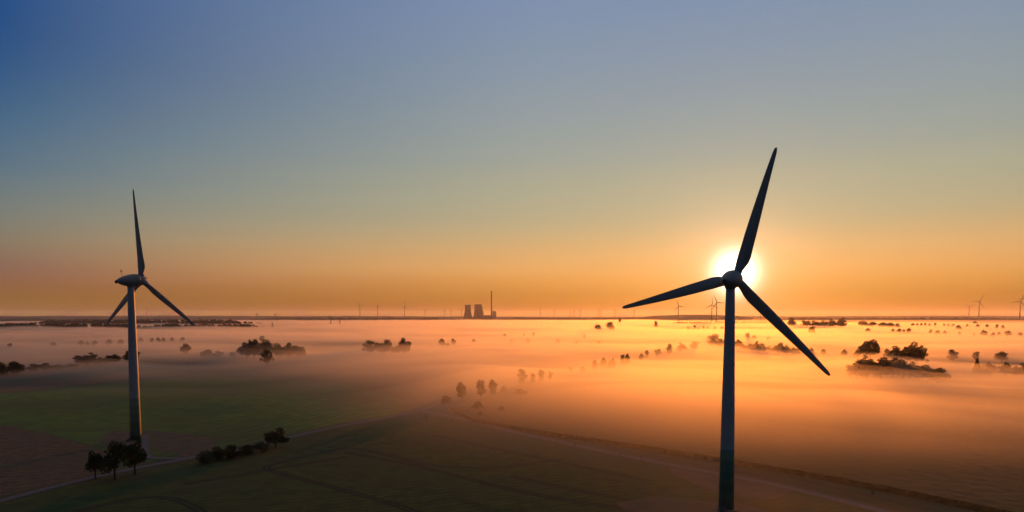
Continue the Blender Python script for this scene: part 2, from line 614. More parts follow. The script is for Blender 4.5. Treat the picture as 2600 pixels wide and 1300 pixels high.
maize([(1140, 1046), (1199, 1072), (1382, 1106), (1668, 1148), (1850, 1178), (2100, 1222), (2300, 1260), (2700, 1345)],
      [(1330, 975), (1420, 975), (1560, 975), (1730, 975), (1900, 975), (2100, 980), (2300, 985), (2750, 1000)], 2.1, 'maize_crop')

# far low hills at the horizon
def hills(name, az0, az1, r0, width, hfun, mat, n=160):
    bm = bmesh.new()
    prof = [(0.0, 0.0), (0.18, 0.72), (0.35, 0.95), (0.5, 1.0), (0.7, 0.9), (1.0, 0.0)]
    rows = []
    for i in range(n + 1):
        a = R(az0 + (az1 - az0) * i / n)
        e = math.sin(math.pi * i / n) ** 0.35
        h = hfun(math.degrees(a)) * e
        rows.append([bm.verts.new((math.sin(a) * (r0 + width * q), math.cos(a) * (r0 + width * q), -0.5 + h * z)) for q, z in prof])
    for a, b in zip(rows, rows[1:]):
        for k in range(len(prof) - 1):
            bm.faces.new((a[k], b[k], b[k + 1], a[k + 1]))
    return tag(mesh_obj(name, bm, mat, smooth=True), kind='structure')


def nz1(x, s=0.0):
    return noise.noise(Vector((x, s, 0.3)))


hills('hills', -60, 6, 11500, 3500, lambda a: 50 + 10 * nz1(a * 0.12, 2) + 5 * nz1(a * 0.9, 5), M_WOOD, 400)
hills('hills', 8, 60, 14000, 4000, lambda a: 46 + 12 * nz1(a * 0.15, 8) + 5 * nz1(a * 0.8, 4), M_WOOD, 400)
hills('hills', 10.5, 19.5, 9000, 1200, lambda a: 68 + 6 * nz1(a * 0.7, 3), M_WOOD, 120)
hills('hills', -75, -15, 7600, 900, lambda a: 26 + 10 * nz1(a * 0.5, 1) + 5 * nz1(a * 3, 5), M_WOOD, 500)


# ------------------------------------------------------------------ trees
def leaf_cloud(bm, rnd, blobs, per, size, mat=0):
    for c, r, sq in blobs:
        n = max(20, int(per * r * r))
        for _ in range(n):
            d = Vector((rnd.gauss(0, 1), rnd.gauss(0, 1), rnd.gauss(0, 1))).normalized()
            rr = r * (rnd.random() ** 0.28) * rnd.uniform(0.85, 1.12)
            p = c + Vector((d.x * rr, d.y * rr, d.z * rr * sq))
            u = Vector((rnd.gauss(0, 1), rnd.gauss(0, 1), rnd.gauss(0, 1))).normalized()
            v = u.orthogonal().normalized()
            s = size * rnd.uniform(0.6, 1.4)
            q = [p + u * s, p + v * s * 0.7, p - u * s, p - v * s * 0.7]
            f = bm.faces.new([bm.verts.new(x) for x in q])
            f.material_index = mat


def tree_parts(kind, seed, dense=1.0):
    """unit tree: one unit high and about one unit wide; returns (trunk bmesh, crown bmesh)"""
    rnd = random.Random(seed)
    tb, cb = bmesh.new(), bmesh.new()
    blobs = []
    V = Vector
    if kind == 'round':
        n = rnd.randint(9, 13)
        for i in range(n):
            a = i * 2.4 + rnd.random()
            zz = rnd.uniform(0.34, 0.84)
            w = math.sin(math.pi * min(1, (zz - 0.14) / 0.84)) ** 0.6
            rad = rnd.uniform(0.12, 0.30) * w
            blobs.append((V((math.cos(a) * rad, math.sin(a) * rad, zz)), rnd.uniform(0.15, 0.23), rnd.uniform(0.7, 0.95)))
        blobs.append((V((rnd.uniform(-.06, .06), 0, 0.62)), 0.27, 0.9))
        blobs.append((V((rnd.uniform(-.1, .1), rnd.uniform(-.1, .1), 0.86)), 0.15, 0.85))
        top = 0.6
    elif kind == 'tall':
        for i in range(13):
            zz = 0.26 + 0.68 * i / 12
            w = math.sin(math.pi * min(1, (zz - 0.12) / 0.92)) ** 0.7
            a = i * 2.4 + rnd.random()
            rad = rnd.uniform(0.05, 0.24) * w
            blobs.append((V((math.cos(a) * rad, math.sin(a) * rad, zz)), rnd.uniform(0.13, 0.24) * (0.55 + 0.45 * w), 0.8))
        top = 0.7
    elif kind == 'spindly':
        for i in range(9):
            zz = 0.30 + 0.66 * i / 8
            a = i * 2.4 + rnd.random()
            rad = rnd.uniform(0.0, 0.26)
            blobs.append((V((math.cos(a) * rad, math.sin(a) * rad, zz)), rnd.uniform(0.13, 0.20), 0.8))
        top = 0.97
    elif kind == 'mass':
        lean = rnd.uniform(-0.10, 0.10)
        for i in range(30):
            a = i * 2.4 + rnd.random()
            rad = 0.42 * math.sqrt((i + 0.5) / 30) * rnd.uniform(0.8, 1.1)
            ztop = 0.88 * math.sqrt(max(0.05, 1 - (rad / 0.5) ** 2)) * rnd.uniform(0.62, 1.12)
            zz = rnd.choice((ztop, ztop * 0.95, ztop * rnd.uniform(0.45, 0.95)))
            blobs.append((V((math.cos(a) * rad + lean * zz, math.sin(a) * rad, max(0.1, zz))), rnd.uniform(0.075, 0.165), rnd.uniform(0.7, 1.0)))
        blobs += [(V((0, 0, 0.46)), 0.26, 1.1), (V((0.18, 0.1, 0.40)), 0.2, 1.0), (V((-0.18, -0.1, 0.40)), 0.2, 1.0)]
        top = 0.6
    elif kind == 'bush':
        for i in range(11):
            a = i * 2.4 + rnd.random()
            rad = rnd.uniform(0.05, 0.34)
            zz = rnd.uniform(0.18, 0.72 - 0.9 * max(0, rad - 0.15))
            blobs.append((V((math.cos(a) * rad, math.sin(a) * rad, zz)), rnd.uniform(0.17, 0.26), 0.85))
        blobs.append((V((rnd.uniform(-.1, .1), 0, 0.72)), 0.22, 0.9))
        top = 0.5
    elif kind == 'conifer':
        for i in range(16):
            zz = 0.12 + 0.84 * i / 15
            w = 1.05 - zz
            for k in range(3):
                a = k * 2.1 + i * 0.8
                rad = 0.26 * w * rnd.uniform(0.6, 1.1)
                blobs.append((V((math.cos(a) * rad, math.sin(a) * rad, zz)), 0.05 + 0.16 * w, 0.5))
        top = 0.9
    leaf_cloud(cb, rnd, blobs, (6500 if kind == 'mass' else 4600) * dense, 0.026 if kind == 'mass' else 0.030)
    r0 = {'bush': 0.02, 'mass': 0.028, 'round': 0.032, 'tall': 0.028, 'spindly': 0.02, 'conifer': 0.02}[kind]
    bend = rnd.uniform(-0.03, 0.03)
    pts = [V((0, 0, -0.03)), V((bend, 0, 0.18)), V((bend * 1.5, bend, 0.36)), V((bend, bend, top))]
    tube(tb, pts, [r0 * 1.25, r0, r0 * 0.75, r0 * 0.25], 7)
    if kind in ('round', 'tall', 'bush'):
        for c, r, sq in blobs[:5]:
            s = pts[1].lerp(pts[2], rnd.random())
            tube(tb, [s, s.lerp(c, 0.55) + V((0, 0, 0.02)), c], [r0 * 0.5, r0 * 0.32, r0 * 0.12], 5)
    return tb, cb


LIB = {}
for kind, n in (('round', 7), ('mass', 7), ('tall', 4), ('spindly', 4), ('bush', 5), ('conifer', 2)):
    for i in range(n):
        tb, cb = tree_parts(kind, 100 * len(LIB) + i + 7)
        me = []
        for nm, b, m in (('trunk', tb, M_BARK), ('crown', cb, M_TREE)):
            d = bpy.data.meshes.new(nm)
            b.to_mesh(d)
            b.free()
            d.materials.append(m)
            me.append(d)
        # the same tree as one mesh for those only a few pixels high
        j = bmesh.new()
        j.from_mesh(me[0])
        for f in j.faces:
            f.material_index = 1
        j.from_mesh(me[1])
        d = bpy.data.meshes.new('tree')
        j.to_mesh(d)
        j.free()
        d.materials.append(M_TREE)
        d.materials.append(M_BARK)
        LIB.setdefault(kind, []).append((me[0], me[1], d))

RND = random.Random(11)
NAME_OF = {'round': 'broadleaf_tree', 'mass': 'broadleaf_tree', 'tall': 'tall_tree', 'spindly': 'spindly_tree', 'bush': 'bush', 'conifer': 'conifer_tree'}
CAT_OF = {'round': 'tree', 'mass': 'tree', 'tall': 'tree', 'spindly': 'tree', 'bush': 'bush', 'conifer': 'tree'}


def plant(x0, x1, yt, yb, kind, label, group=None, sink=0.0, fill=1.0):
    """a tree or bush whose crown spans x0..x1 and whose top and foot stand at yt and yb in the photograph"""
    p = ground((x0 + x1) / 2, yb)
    m = scale_at(p)
    h, w = (yb - yt) * m, (x1 - x0) * m * fill
    tr, cr, one = RND.choice(LIB[kind])
    a = RND.random() * 6.283
    k = {'mass': 1.22, 'tall': 1.3, 'round': 1.2, 'bush': 1.15, 'spindly': 1.5, 'conifer': 1.3}[kind]
    sc = (w * k, w * k, h * 1.04)
    if (yb - yt) >= 22:
        o = empty(NAME_OF[kind], p, a)
        c = link('crown', cr, o)
        c.scale = sc
        if kind != 'bush':
            t = link('trunk', tr, o)
            t.scale = sc
    else:
        o = link(NAME_OF[kind], one)
        o.location = p
        o.rotation_euler = (0, 0, a)
        o.scale = sc
    o.location.z -= sink
    return tag(o, label, CAT_OF[kind], group)


ORD = ['first', 'second', 'third', 'fourth', 'fifth', 'sixth', 'seventh', 'eighth', 'ninth', 'tenth', 'eleventh', 'twelfth', 'thirteenth', 'fourteenth', 'fifteenth',
       'sixteenth', 'seventeenth', 'eighteenth', 'nineteenth', 'twentieth']


def row(items, kind, phrase, group, word='tree'):
    for i, it in enumerate(items):
        k = it[4] if len(it) > 4 else (RND.choice(('tall', 'round', 'mass', 'spindly')) if kind == 'tall' else kind)
        plant(*it[:4], k, f'{ORD[i]} {word} from the left in {phrase}', group)


# ---- beside the track at the foot of the left turbine
plant(219, 266, 1145, 1216, 'round', 'small dark tree leaning over the track, lowest of the three by the turbine foot', 'roadside trees below the left turbine')
plant(256, 328, 1119, 1217, 'round', 'broad dark roadside tree in the middle of the three by the turbine foot', 'roadside trees below the left turbine')
plant(315, 371, 1116, 1205, 'round', 'dark roadside tree right in front of the left turbine foot', 'roadside trees below the left turbine')
row([(496, 545, 1141, 1176), (528, 575, 1131, 1169), (562, 614, 1126, 1163), (606, 650, 1127, 1154), (640, 680, 1119, 1149)], 'bush', 'the dark hedge along the track', 'hedge bushes along the track', 'bush')
plant(674, 727, 1087, 1136, 'mass', 'round dark bush at the upper end of the track hedge', 'hedge bushes along the track')
# ---- left edge
row([(-30, 24, 917, 953), (18, 62, 915, 950), (68, 104, 922, 943), (100, 132, 920, 940), (128, 165, 925, 938), (160, 200, 923, 935)], 'bush',
    'the dark hedgerow at the left edge of the fields', 'hedgerow bushes at the left edge', 'bush')
row([(192, 250, 896, 930), (244, 276, 907, 927), (270, 305, 898, 925)], 'mass', 'the clump just left of the turbine tower', 'clump left of the turbine tower')
plant(314, 356, 888, 922, 'round', 'grey tree half hidden behind the left turbine tower')
row([(19, 31, 871, 886), (128, 144, 868, 884), (197, 214, 864, 883), (217, 229, 867, 883), (231, 248, 864, 883), (267, 286, 862, 881), (298, 315, 862, 880),
     (350, 364, 858, 873), (379, 392, 858, 873), (396, 409, 857, 872), (410, 422, 857, 872), (432, 443, 857, 871), (456, 471, 856, 870)], 'round',
    'the pale misty row behind the left turbine', 'pale row behind the left turbine')
plant(456, 488, 873, 904, 'round', 'lone grey tree right of the left turbine in the mist')
row([(508, 544, 886, 908), (540, 567, 889, 908), (582, 602, 892, 907)], 'bush', 'the low faint bushes before the big copse', 'faint bushes before the copse', 'bush')
row([(609, 645, 862, 912), (628, 664, 858, 913), (656, 698, 859, 912), (692, 728, 872, 911), (715, 752, 873, 910), (738, 776, 875, 910)], 'mass',
    'the big misty copse between turbine and power station', 'big misty copse')
plant(662, 694, 886, 931, 'mass', 'lone dark upright tree standing in front of the misty copse')
row([(921, 960, 864, 902), (950, 996, 863, 903), (993, 1018, 876, 902), (1008, 1042, 861, 903)], 'mass', 'the smaller copse left below the cooling towers', 'copse below the power station')
# ---- centre, faint trees in the fog
row([(1112, 1132, 860, 883), (1127, 1143, 871, 883), (1143, 1159, 859, 882), (1196, 1208, 860, 876)], 'round', 'the faint group below the tall chimney', 'faint group below the chimney')
row([(1278, 1286, 847, 857), (1294, 1305, 863, 875), (1327, 1334, 846, 857), (1335, 1345, 860, 876), (1350, 1359, 844, 858), (1408, 1423, 862, 878), (1456, 1472, 866, 879),
     (1480, 1488, 849, 862), (1514, 1525, 866, 879)], 'round', 'the scattered faint trees in the bright central fog', 'scattered trees in the central fog')
plant(1507, 1530, 823, 844, 'round', 'left of two dark crowns standing out of the bright far fog', 'two dark crowns in the far fog')
plant(1537, 1562, 818, 844, 'round', 'right of two dark crowns standing out of the bright far fog', 'two dark crowns in the far fog')
plant(1154, 1186, 974, 1017, 'tall', 'darkest tree standing over the track junction', 'three dark trees over the junction')
plant(1205, 1236, 968, 1012, 'tall', 'dark tree with a forked top in the middle of the junction three', 'three dark trees over the junction')
plant(1236, 1265, 967, 1009, 'tall', 'dark pointed tree, farthest right of the three over the junction', 'three dark trees over the junction')
plant(1270, 1290, 978, 1003, 'bush', 'thin faint bush right of the three dark trees')
row([(1115, 1147, 1003, 1026), (1195, 1232, 1018, 1044), (1262, 1284, 1030, 1050), (1208, 1230, 1044, 1062), (1302, 1343, 986, 1009)], 'bush',
    'the low scrub between the junction and the maize', 'low scrub beyond the junction', 'bush')
row([(1313, 1338, 942, 983), (1343, 1361, 952, 981), (1363, 1385, 943, 975), (1391, 1405, 946, 972)], 'spindly', 'the thin pale saplings fading into orange fog', 'thin pale trees in orange fog')
row([(1441, 1458, 934, 956), (1470, 1489, 932, 953), (1501, 1519, 916, 946), (1523, 1542, 908, 943), (1544, 1563, 908, 940), (1572, 1589, 903, 936), (1585, 1600, 897, 934),
     (1620, 1636, 898, 920), (1635, 1650, 892, 916), (1660, 1680, 886, 908), (1690, 1710, 875, 904), (1720, 1745, 872, 896), (1752, 1776, 868, 892)], 'tall',
    'the orange misty row running towards the right turbine', 'orange misty row')
row([(1796, 1834, 847, 872), (1796, 1822, 858, 880), (1816, 1842, 858, 880)], 'bush', 'the dark clump just left of the right tower', 'clump left of the right tower', 'bush')
row([(1864, 1888, 864, 886), (1884, 1912, 873, 893), (1909, 1941, 867, 896), (1938, 1968, 878, 897), (1964, 1991, 870, 900), (1986, 2008, 878, 902), (2005, 2030, 881, 903),
     (2053, 2067, 884, 904), (2083, 2098, 886, 905), (2135, 2150, 887, 908)], 'mass', 'the dark hedgerow right of the near tower', 'hedgerow right of the near tower')
row([(1891, 1904, 845, 868), (1906, 1922, 851, 868), (1944, 1956, 855, 868)], 'round', 'the pale trio above the hedgerow right of the tower', 'pale trio above the hedgerow')
plant(2051, 2071, 831, 851, 'spindly', 'lone ragged tree between the right blade and far wood')
plant(1660, 1671, 817, 833, 'spindly', 'lone far tree below the left blade of the near turbine')
plant(1569, 1578, 808, 822, 'tall', 'tiny far tree above the right of the two dark crowns')
row([(1742, 1753, 829, 840), (1759, 1769, 826, 840), (1769, 1777, 830, 840), (1782, 1791, 828, 840), (1793, 1801, 829, 840), (1810, 1820, 829, 840), (1828, 1837, 829, 840)], 'round',
    'the tiny far row crossing behind the right tower', 'tiny far row behind the right tower')
# ---- right
row([(2262, 2271, 834, 846), (2276, 2290, 834, 847), (2291, 2299, 836, 847), (2300, 2315, 833, 848), (2357, 2367, 836, 851), (2374, 2387, 838, 852), (2394, 2405, 839, 852),
     (2432, 2440, 843, 855), (2469, 2476, 846, 857), (2490, 2507, 838, 858), (2513, 2527, 844, 860), (2531, 2541, 843, 856), (2550, 2567, 840, 858), (2584, 2596, 844, 858)], 'round',
    'the dark roadside row at the far right', 'dark roadside row far right')
row([(2312, 2322, 820, 830), (2325, 2333, 820, 830), (2335, 2343, 820, 830), (2345, 2353, 820, 830), (2356, 2364, 821, 831), (2370, 2378, 820, 831), (2393, 2402, 821, 832), (2404, 2412, 822, 832),
     (2415, 2424, 822, 832), (2450, 2459, 823, 834), (2478, 2487, 823, 835), (2501, 2511, 823, 836), (2526, 2536, 824, 837), (2542, 2551, 825, 838)], 'round',
    'the tiny evenly spaced avenue above the roadside row', 'tiny far avenue on the right')
plant(2272, 2286, 821, 836, 'round', 'dark round tree at the left start of the tiny avenue')
plant(2426, 2442, 826, 840, 'round', 'round dark tree alone between avenue and roadside row')
plant(2469, 2482, 814, 824, 'bush', 'low dark bush under the far right wind turbines')
plant(2197, 2211, 832, 845, 'bush', 'low bush alone below the far dark wood')
row([(2034, 2059, 811, 831), (2058, 2083, 814, 831), (2080, 2106, 814, 831), (2102, 2126, 812, 832), (2122, 2148, 809, 833)], 'mass', 'the far dark wood right of the lower blade', 'far dark wood')
row([(1998, 2022, 804, 828), (2178, 2204, 813, 830), (2203, 2230, 816, 831), (2228, 2254, 817, 832), (2250, 2272, 818, 833)], 'bush', 'the far grey hedge beside the dark wood', 'far grey hedge', 'bush')
plant(2184, 2232, 862, 912, 'mass', 'tall pale tree fading into the fog behind the dark copse')
plant(2168, 2192, 885, 910, 'bush', 'pale bush at the left foot of the tall fading tree')
row([(2244, 2264, 885, 912), (2260, 2298, 879, 924), (2288, 2322, 876, 926), (2306, 2352, 869, 928)], 'mass', 'the dark group on the bank above the copse', 'dark group above the copse')
row([(2152, 2198, 917, 962), (2172, 2230, 902, 964), (2212, 2262, 907, 965), (2244, 2288, 904, 962), (2272, 2314, 914, 964), (2292, 2330, 921, 962), (2314, 2366, 926, 968), (2352, 2404, 934, 974)], 'mass',
    'the dark copse shading the orange fog', 'dark copse shading the fog')
plant(2405, 2433, 891, 920, 'spindly', 'pale thin tree between the dark group and right edge')
plant(2526, 2558, 892, 922, 'round', 'pale flat topped tree behind the right edge hedge')
plant(2470, 2487, 896, 922, 'spindly', 'pale thin tree behind the conifer of the right hedge')
plant(2469, 2491, 911, 950, 'conifer', 'dark pointed conifer at the left end of the right hedge')
row([(2488, 2512, 924, 952), (2503, 2530, 918, 953), (2538, 2568, 919, 956), (2564, 2588, 928, 958), (2580, 2625, 922, 962)], 'mass', 'the dark hedge running to the right edge', 'dark hedge at the right edge')

# woods far off, each one mass of crowns
def wood(x0, x1, yt, yb, label, seed, depth=160.0):
    a, b = ground(x0, yb), ground(x1, yb)
    m = scale_at((a + b) / 2)
    h = (yb - yt) * m
    rnd = random.Random(seed)
    bm = bmesh.new()
    n = int((b - a).length / (h * 0.22))
    blobs = []
    side = Vector((-(b - a).y, (b - a).x, 0)).normalized()
    if side.y < 0:
        side = -side
    for i in range(n):
        u = (i + rnd.random()) / n
        hh = h * rnd.uniform(0.62, 1.0) * min(1, 6 * u + 0.4, 6 * (1 - u) + 0.4)
        p = a.lerp(b, u) + side * rnd.uniform(0, depth)
        blobs.append((p + Vector((0, 0, hh * 0.55)), hh * 0.5, 0.95))
    for c, r, sq in blobs:
        for _ in range(46):
            d = Vector((rnd.gauss(0, 1), rnd.gauss(0, 1), rnd.gauss(0, 1))).normalized()
            p = c + d * r * rnd.uniform(0.7, 1.05)
            u = Vector((rnd.gauss(0, 1), rnd.gauss(0, 1), rnd.gauss(0, 1))).normalized()
            v = u.orthogonal().normalized()
            s = r * rnd.uniform(0.2, 0.42)
            bm.faces.new([bm.verts.new(q) for q in (p + u * s, p + v * s, p - u * s, p - v * s)])
    return tag(mesh_obj('woods', bm, M_TREE), label, 'woods', kind='stuff')


wood(-200, 330, 821, 834, 'long dark wood on the misty plain behind the left turbine', 1)
wood(360, 640, 823, 833, 'narrow dark wood right of the left turbine below the horizon', 2)
wood(60, 640, 812, 824, 'faint farther wood just under the left horizon', 3)
wood(640, 1160, 806, 813, 'dark forest line left of the power station', 4, 400)
wood(1260, 1700, 806, 812, 'thin forest line right of the power station', 5, 400)
wood(1990, 2620, 806, 813, 'grey forest line under the right horizon', 6, 400)
wood(1700, 1990, 817, 823, 'low tree belt behind the near right turbine', 7, 100)


# ------------------------------------------------------------------ wind turbines
def blade_mesh(length, root_r):
    """one blade along +Z, chord mainly along X, leading edge towards -X"""
    bm = bmesh.new()
    st = [(0.00, 2.3, 2.3, 0.0, 0), (0.03, 2.35, 2.25, 0.0, 4), (0.06, 2.75, 1.75, 0.18, 16), (0.10, 3.35, 1.15, 0.42, 20), (0.15, 3.52, 0.85, 0.48, 15), (0.22, 3.29, 0.70, 0.40, 11),
          (0.32, 3.15, 0.55, 0.30, 8), (0.45, 2.82, 0.44, 0.19, 5), (0.60, 2.37, 0.32, 0.09, 3), (0.75, 1.88, 0.22, 0.02, 1), (0.88, 1.43, 0.15, 0.0, 0), (0.96, 1.11, 0.10, 0.0, 0), (0.99, 0.75, 0.07, 0.0, 0), (1.0, 0.16, 0.04, 0.0, 0)]
    rings = []
    for f, ch, th, off, tw in st:
        z = root_r + f * length
        tw = R(tw)
        ring = []
        n = 20
        for k in range(n):
            a = 2 * math.pi * k / n
            rnd_k = max(0.0, 1 - f / 0.09)
            x = math.cos(a) * ch / 2
            sharp = 1.0 - (1 - rnd_k) * 0.55 * max(0, math.cos(a))
            y = math.sin(a) * th / 2 * sharp
            x += off
            ring.append(bm.verts.new((x * math.cos(tw) - y * math.sin(tw), x * math.sin(tw) + y * math.cos(tw), z)))
        rings.append(ring)
    for a, b in zip(rings, rings[1:]):
        for k in range(len(a)):
            bm.faces.new((a[k], a[(k + 1) % len(a)], b[(k + 1) % len(a)], b[k]))
    bm.faces.new(rings[0])
    bm.faces.new(rings[-1])
    bmesh.ops.recalc_face_normals(bm, faces=bm.faces)
    return bm


HUB_H, ROTOR_R, OVERHANG = 65.0, 36.6, 4.6


def big_turbine(base, axis, phase, hub_h, label, overhang, mast=True):
    """axis: azimuth (degrees clockwise from +Y) the rotor faces; phase: degrees of the first blade clockwise from up as seen from behind"""
    root = empty('wind_turbine', base, -R(axis))
    tag(root, label, 'wind turbine', 'two large wind turbines in the near fields')
    bm = bmesh.new()
    prof = [(0.0, 2.15)]
    H = hub_h - 2.6
    for i in range(1, 25):
        f = i / 24
        prof.append((H * f, 2.15 - 0.75 * f ** 0.9 - 0.35 * max(0, f - 0.5)))
    lathe(bm, prof, 40)
    o = mesh_obj('tower', bm, M_TOWER, root, True)
    for i, f in enumerate((0.33, 0.66)):
        bm = bmesh.new()
        r = 2.15 - 0.75 * f ** 0.9 - 0.35 * max(0, f - 0.5)
        lathe(bm, [(H * f - 0.08, r - 0.02), (H * f - 0.08, r + 0.05), (H * f + 0.08, r + 0.05), (H * f + 0.08, r - 0.02)], 40)
        mesh_obj('flange', bm, M_WHITE, o)
    bm = bmesh.new()
    lathe(bm, [(-0.5, 3.0), (0.25, 3.0), (0.32, 2.9), (0.32, 2.0)], 40)
    mesh_obj('foundation', bm, M_CONC, root)
    bm = bmesh.new()
    box(bm, -0.5, 0.5, -2.24, -2.02, 1.2, 3.4)
    d = mesh_obj('door', bm, M_DARK, root)
    bm = bmesh.new()
    for k in range(5):
        box(bm, -0.7, 0.7, -2.3 - 0.28 * (5 - k), -2.3 - 0.28 * (4 - k), 0.2, 0.55 + 0.16 * k)
    mesh_obj('steps', bm, M_DARK, root)
    # nacelle, an egg lying along the axis with its tail at the back
    tilt = R(5.0)
    yaw = empty('nacelle', (0, 0, hub_h))
    bpy.data.objects.remove(yaw)
    bm = bmesh.new()
    tail, face = -5.9, overhang - 1.35
    prof = []
    for i in range(25):
        f = i / 24
        y = tail + (face - tail) * f
        r = 2.6 * math.sin(min(1.0, f / 0.86) * math.pi / 2) ** 0.62
        r -= 0.22 * max(0, (f - 0.86) / 0.14) ** 1.5
        prof.append((y, max(r, 0.05)))
    lathe(bm, prof, 36, 'Y')
    na = mesh_obj('nacelle', bm, M_WHITE, root, True)
    na.location = (0, 0, hub_h)
    na.rotation_euler = (tilt, 0, 0)
    bm = bmesh.new()
    lathe(bm, [(hub_h - 2.75, 1.25), (hub_h - 2.3, 1.45), (hub_h - 1.6, 1.75)], 32)
    mesh_obj('yaw_collar', bm, M_WHITE, root, True)
    bm = bmesh.new()
    lathe(bm, [(tail + 0.02, 0.55), (tail + 0.35, 0.75)], 20, 'Y')
    v = mesh_obj('tail_vent', bm, M_DARK, na)
    v.location = (0.0, -0.25, -0.25)
    if mast:
        bm = bmesh.new()
        tube(bm, [(0, -3.3, 1.8), (0, -3.3, 4.1)], [0.06, 0.05], 8)
        tube(bm, [(-0.55, -3.3, 3.7), (0.55, -3.3, 3.7)], [0.04, 0.04], 6)
        tube(bm, [(-0.55, -3.3, 3.7), (-0.55, -3.3, 4.2)], [0.09, 0.12], 8)
        tube(bm, [(0.55, -3.3, 3.7), (0.55, -3.3, 4.15)], [0.05, 0.1], 8)
        ms = mesh_obj('weather_mast', bm, M_DARK, na)
        bm = bmesh.new()
        tube(bm, [(0, -3.3, 4.1), (0, -3.3, 4.25), (0, -3.3, 4.5)], [0.14, 0.16, 0.1], 10)
        mesh_obj('warning_lamp', bm, M_RED, ms)
    # spinner in front, then blades
    bm = bmesh.new()
    prof = [(face + 0.06, 2.24)]
    for i in range(1, 17):
        f = i / 16
        prof.append((face + 0.06 + 4.3 * f, max(0.05, 2.24 * math.cos(f * math.pi / 2) ** 0.7)))
    lathe(bm, prof, 36, 'Y')
    sp = mesh_obj('spinner', bm, M_WHITE, root, True)
    sp.location = (0, 0, hub_h)
    sp.rotation_euler = (tilt, 0, 0)
    me = None
    for k in range(3):
        if me is None:
            b = mesh_obj('blade', blade_mesh(ROTOR_R - 1.6, 1.6), M_BLADE, root, True)
            me = b.data
        else:
            b = link('blade', me, root)
        ang = R(phase + 120 * k)
        # blades lie in the rotor plane (local X-Z), turned about the local Y axis, tilted with the shaft, coned a little
        b.matrix_local = (Matrix.Translation((0, 0, hub_h)) @ Matrix.Rotation(tilt, 4, 'X') @ Matrix.Translation((0, overhang + 0.2, 0))
                          @ Matrix.Rotation(ang, 4, 'Y') @ Matrix.Rotation(R(-1.0), 4, 'X'))
    return root


RIGHT_BASE = ground(1844, 1293)
LEFT_BASE = ground(345, 1117)
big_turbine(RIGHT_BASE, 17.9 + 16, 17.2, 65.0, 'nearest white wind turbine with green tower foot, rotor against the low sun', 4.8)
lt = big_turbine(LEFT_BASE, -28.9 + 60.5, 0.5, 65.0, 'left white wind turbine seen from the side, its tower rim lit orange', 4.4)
lt.scale = (1.08, 1.08, 1.08)


# ---- distant turbines
def far_proto(phase):
    root = empty('distant_wind_turbine', (0, 0, 0))
    bm = bmesh.new()
    tube(bm, [(0, 0, -0.5), (0, 0, 50), (0, 0, 99)], [3.0, 2.4, 1.8], 12)
    mesh_obj('tower', bm, M_FAR, root, True)
    bm = bmesh.new()
    lathe(bm, [(-6, 1.2), (-5, 2.0), (0, 2.4), (3, 2.2), (5, 1.2), (6, 0.3)], 14, 'Y')
    n = mesh_obj('nacelle', bm, M_FAR, root, True)
    n.location.z = 100
    me = None
    for k in range(3):
        if me is None:
            bm = bmesh.new()
            tube(bm, [(0, 0, 0), (0.3, 0, 4), (0.9, 0, 9), (0.4, 0, 25), (0, 0, 46)], [1.3, 1.5, 2.2, 1.4, 0.5], 8)
            b = mesh_obj('blade', bm, M_FAR, root, True)
            me = b.data
        else:
            b = link('blade', me, root)
        b.location = (0, 4, 100)
        b.rotation_euler = (0, R(phase + 120 * k), 0)
    return root


def far_turbine(x, yhub, ybase, yaw, phase, label):
    p = ground(x, ybase)
    m = scale_at(p)
    s = (ybase - yhub) * m / 100.0
    r = far_proto(phase)
    r.location = p
    r.rotation_euler = (0, 0, -math.atan2(p.x, p.y) - R(yaw))
    r.scale = (s, s, s)
    return tag(r, label, 'wind turbine', 'distant wind turbines on the horizon')


FT = [(914, 776, 809, 25, 80, 'leftmost distant turbine on the horizon, left of the power station'),
      (959, 779, 809, 60, 75, 'distant turbine second from the left on the horizon'),
      (1027.5, 778, 809, 50, 0, 'distant turbine third from left, one blade straight up'),
      (1079, 788, 808, 40, 60, 'small distant turbine alone between the left three and cooling towers'),
      (1128, 788, 808, 50, 20, 'small distant turbine, farthest left of three beside the cooling towers'),
      (1145.5, 789, 808, 45, 100, 'small distant turbine in the middle of three beside the cooling towers'),
      (1172, 787, 808, 40, 50, 'small distant turbine just left of the cooling towers'),
      (1407, 790, 808, 45, 60, 'small distant turbine between two thin masts'),
      (1457, 789, 808, 40, 0, 'small distant turbine right beside the shorter mast'),
      (1473, 789, 808, 35, 30, 'small distant turbine, second right of the shorter mast'),
      (1520, 789, 808, 50, 10, 'left of two tiny turbines standing close together'),
      (1526, 789, 808, 40, 70, 'right of two tiny turbines standing close together'),
      (1561, 789, 808, 45, 90, 'tiny distant turbine above the two dark crowns'),
      (1610, 789, 808, 45, 50, 'tiny distant turbine left of the near rotor blade tip'),
      (1722, 777, 817, 25, -20, 'distant turbine under the left blade of the near turbine'),
      (1807, 774, 817, 10, 0, 'left of the distant pair beside the near tower, blade straight up'),
      (1819, 768, 817, 20, -25, 'right of the distant pair beside the near tower, taller'),
      (1931, 789, 812, 40, 40, 'faint distant turbine behind the lower right blade'),
      (2460, 779, 809, 20, 60, 'pale distant turbine left of the sharp one on the right horizon'),
      (2485, 765, 811, 25, 30, 'sharp distant turbine on the right horizon between pale one and edge'),
      (2589, 765, 813, 10, 20, 'distant turbine close to the right edge of the picture'),
      (2612, 757, 814, 15, -97, 'distant turbine cut by the right edge, one blade reaching in')]
for t in FT:
    far_turbine(*t)


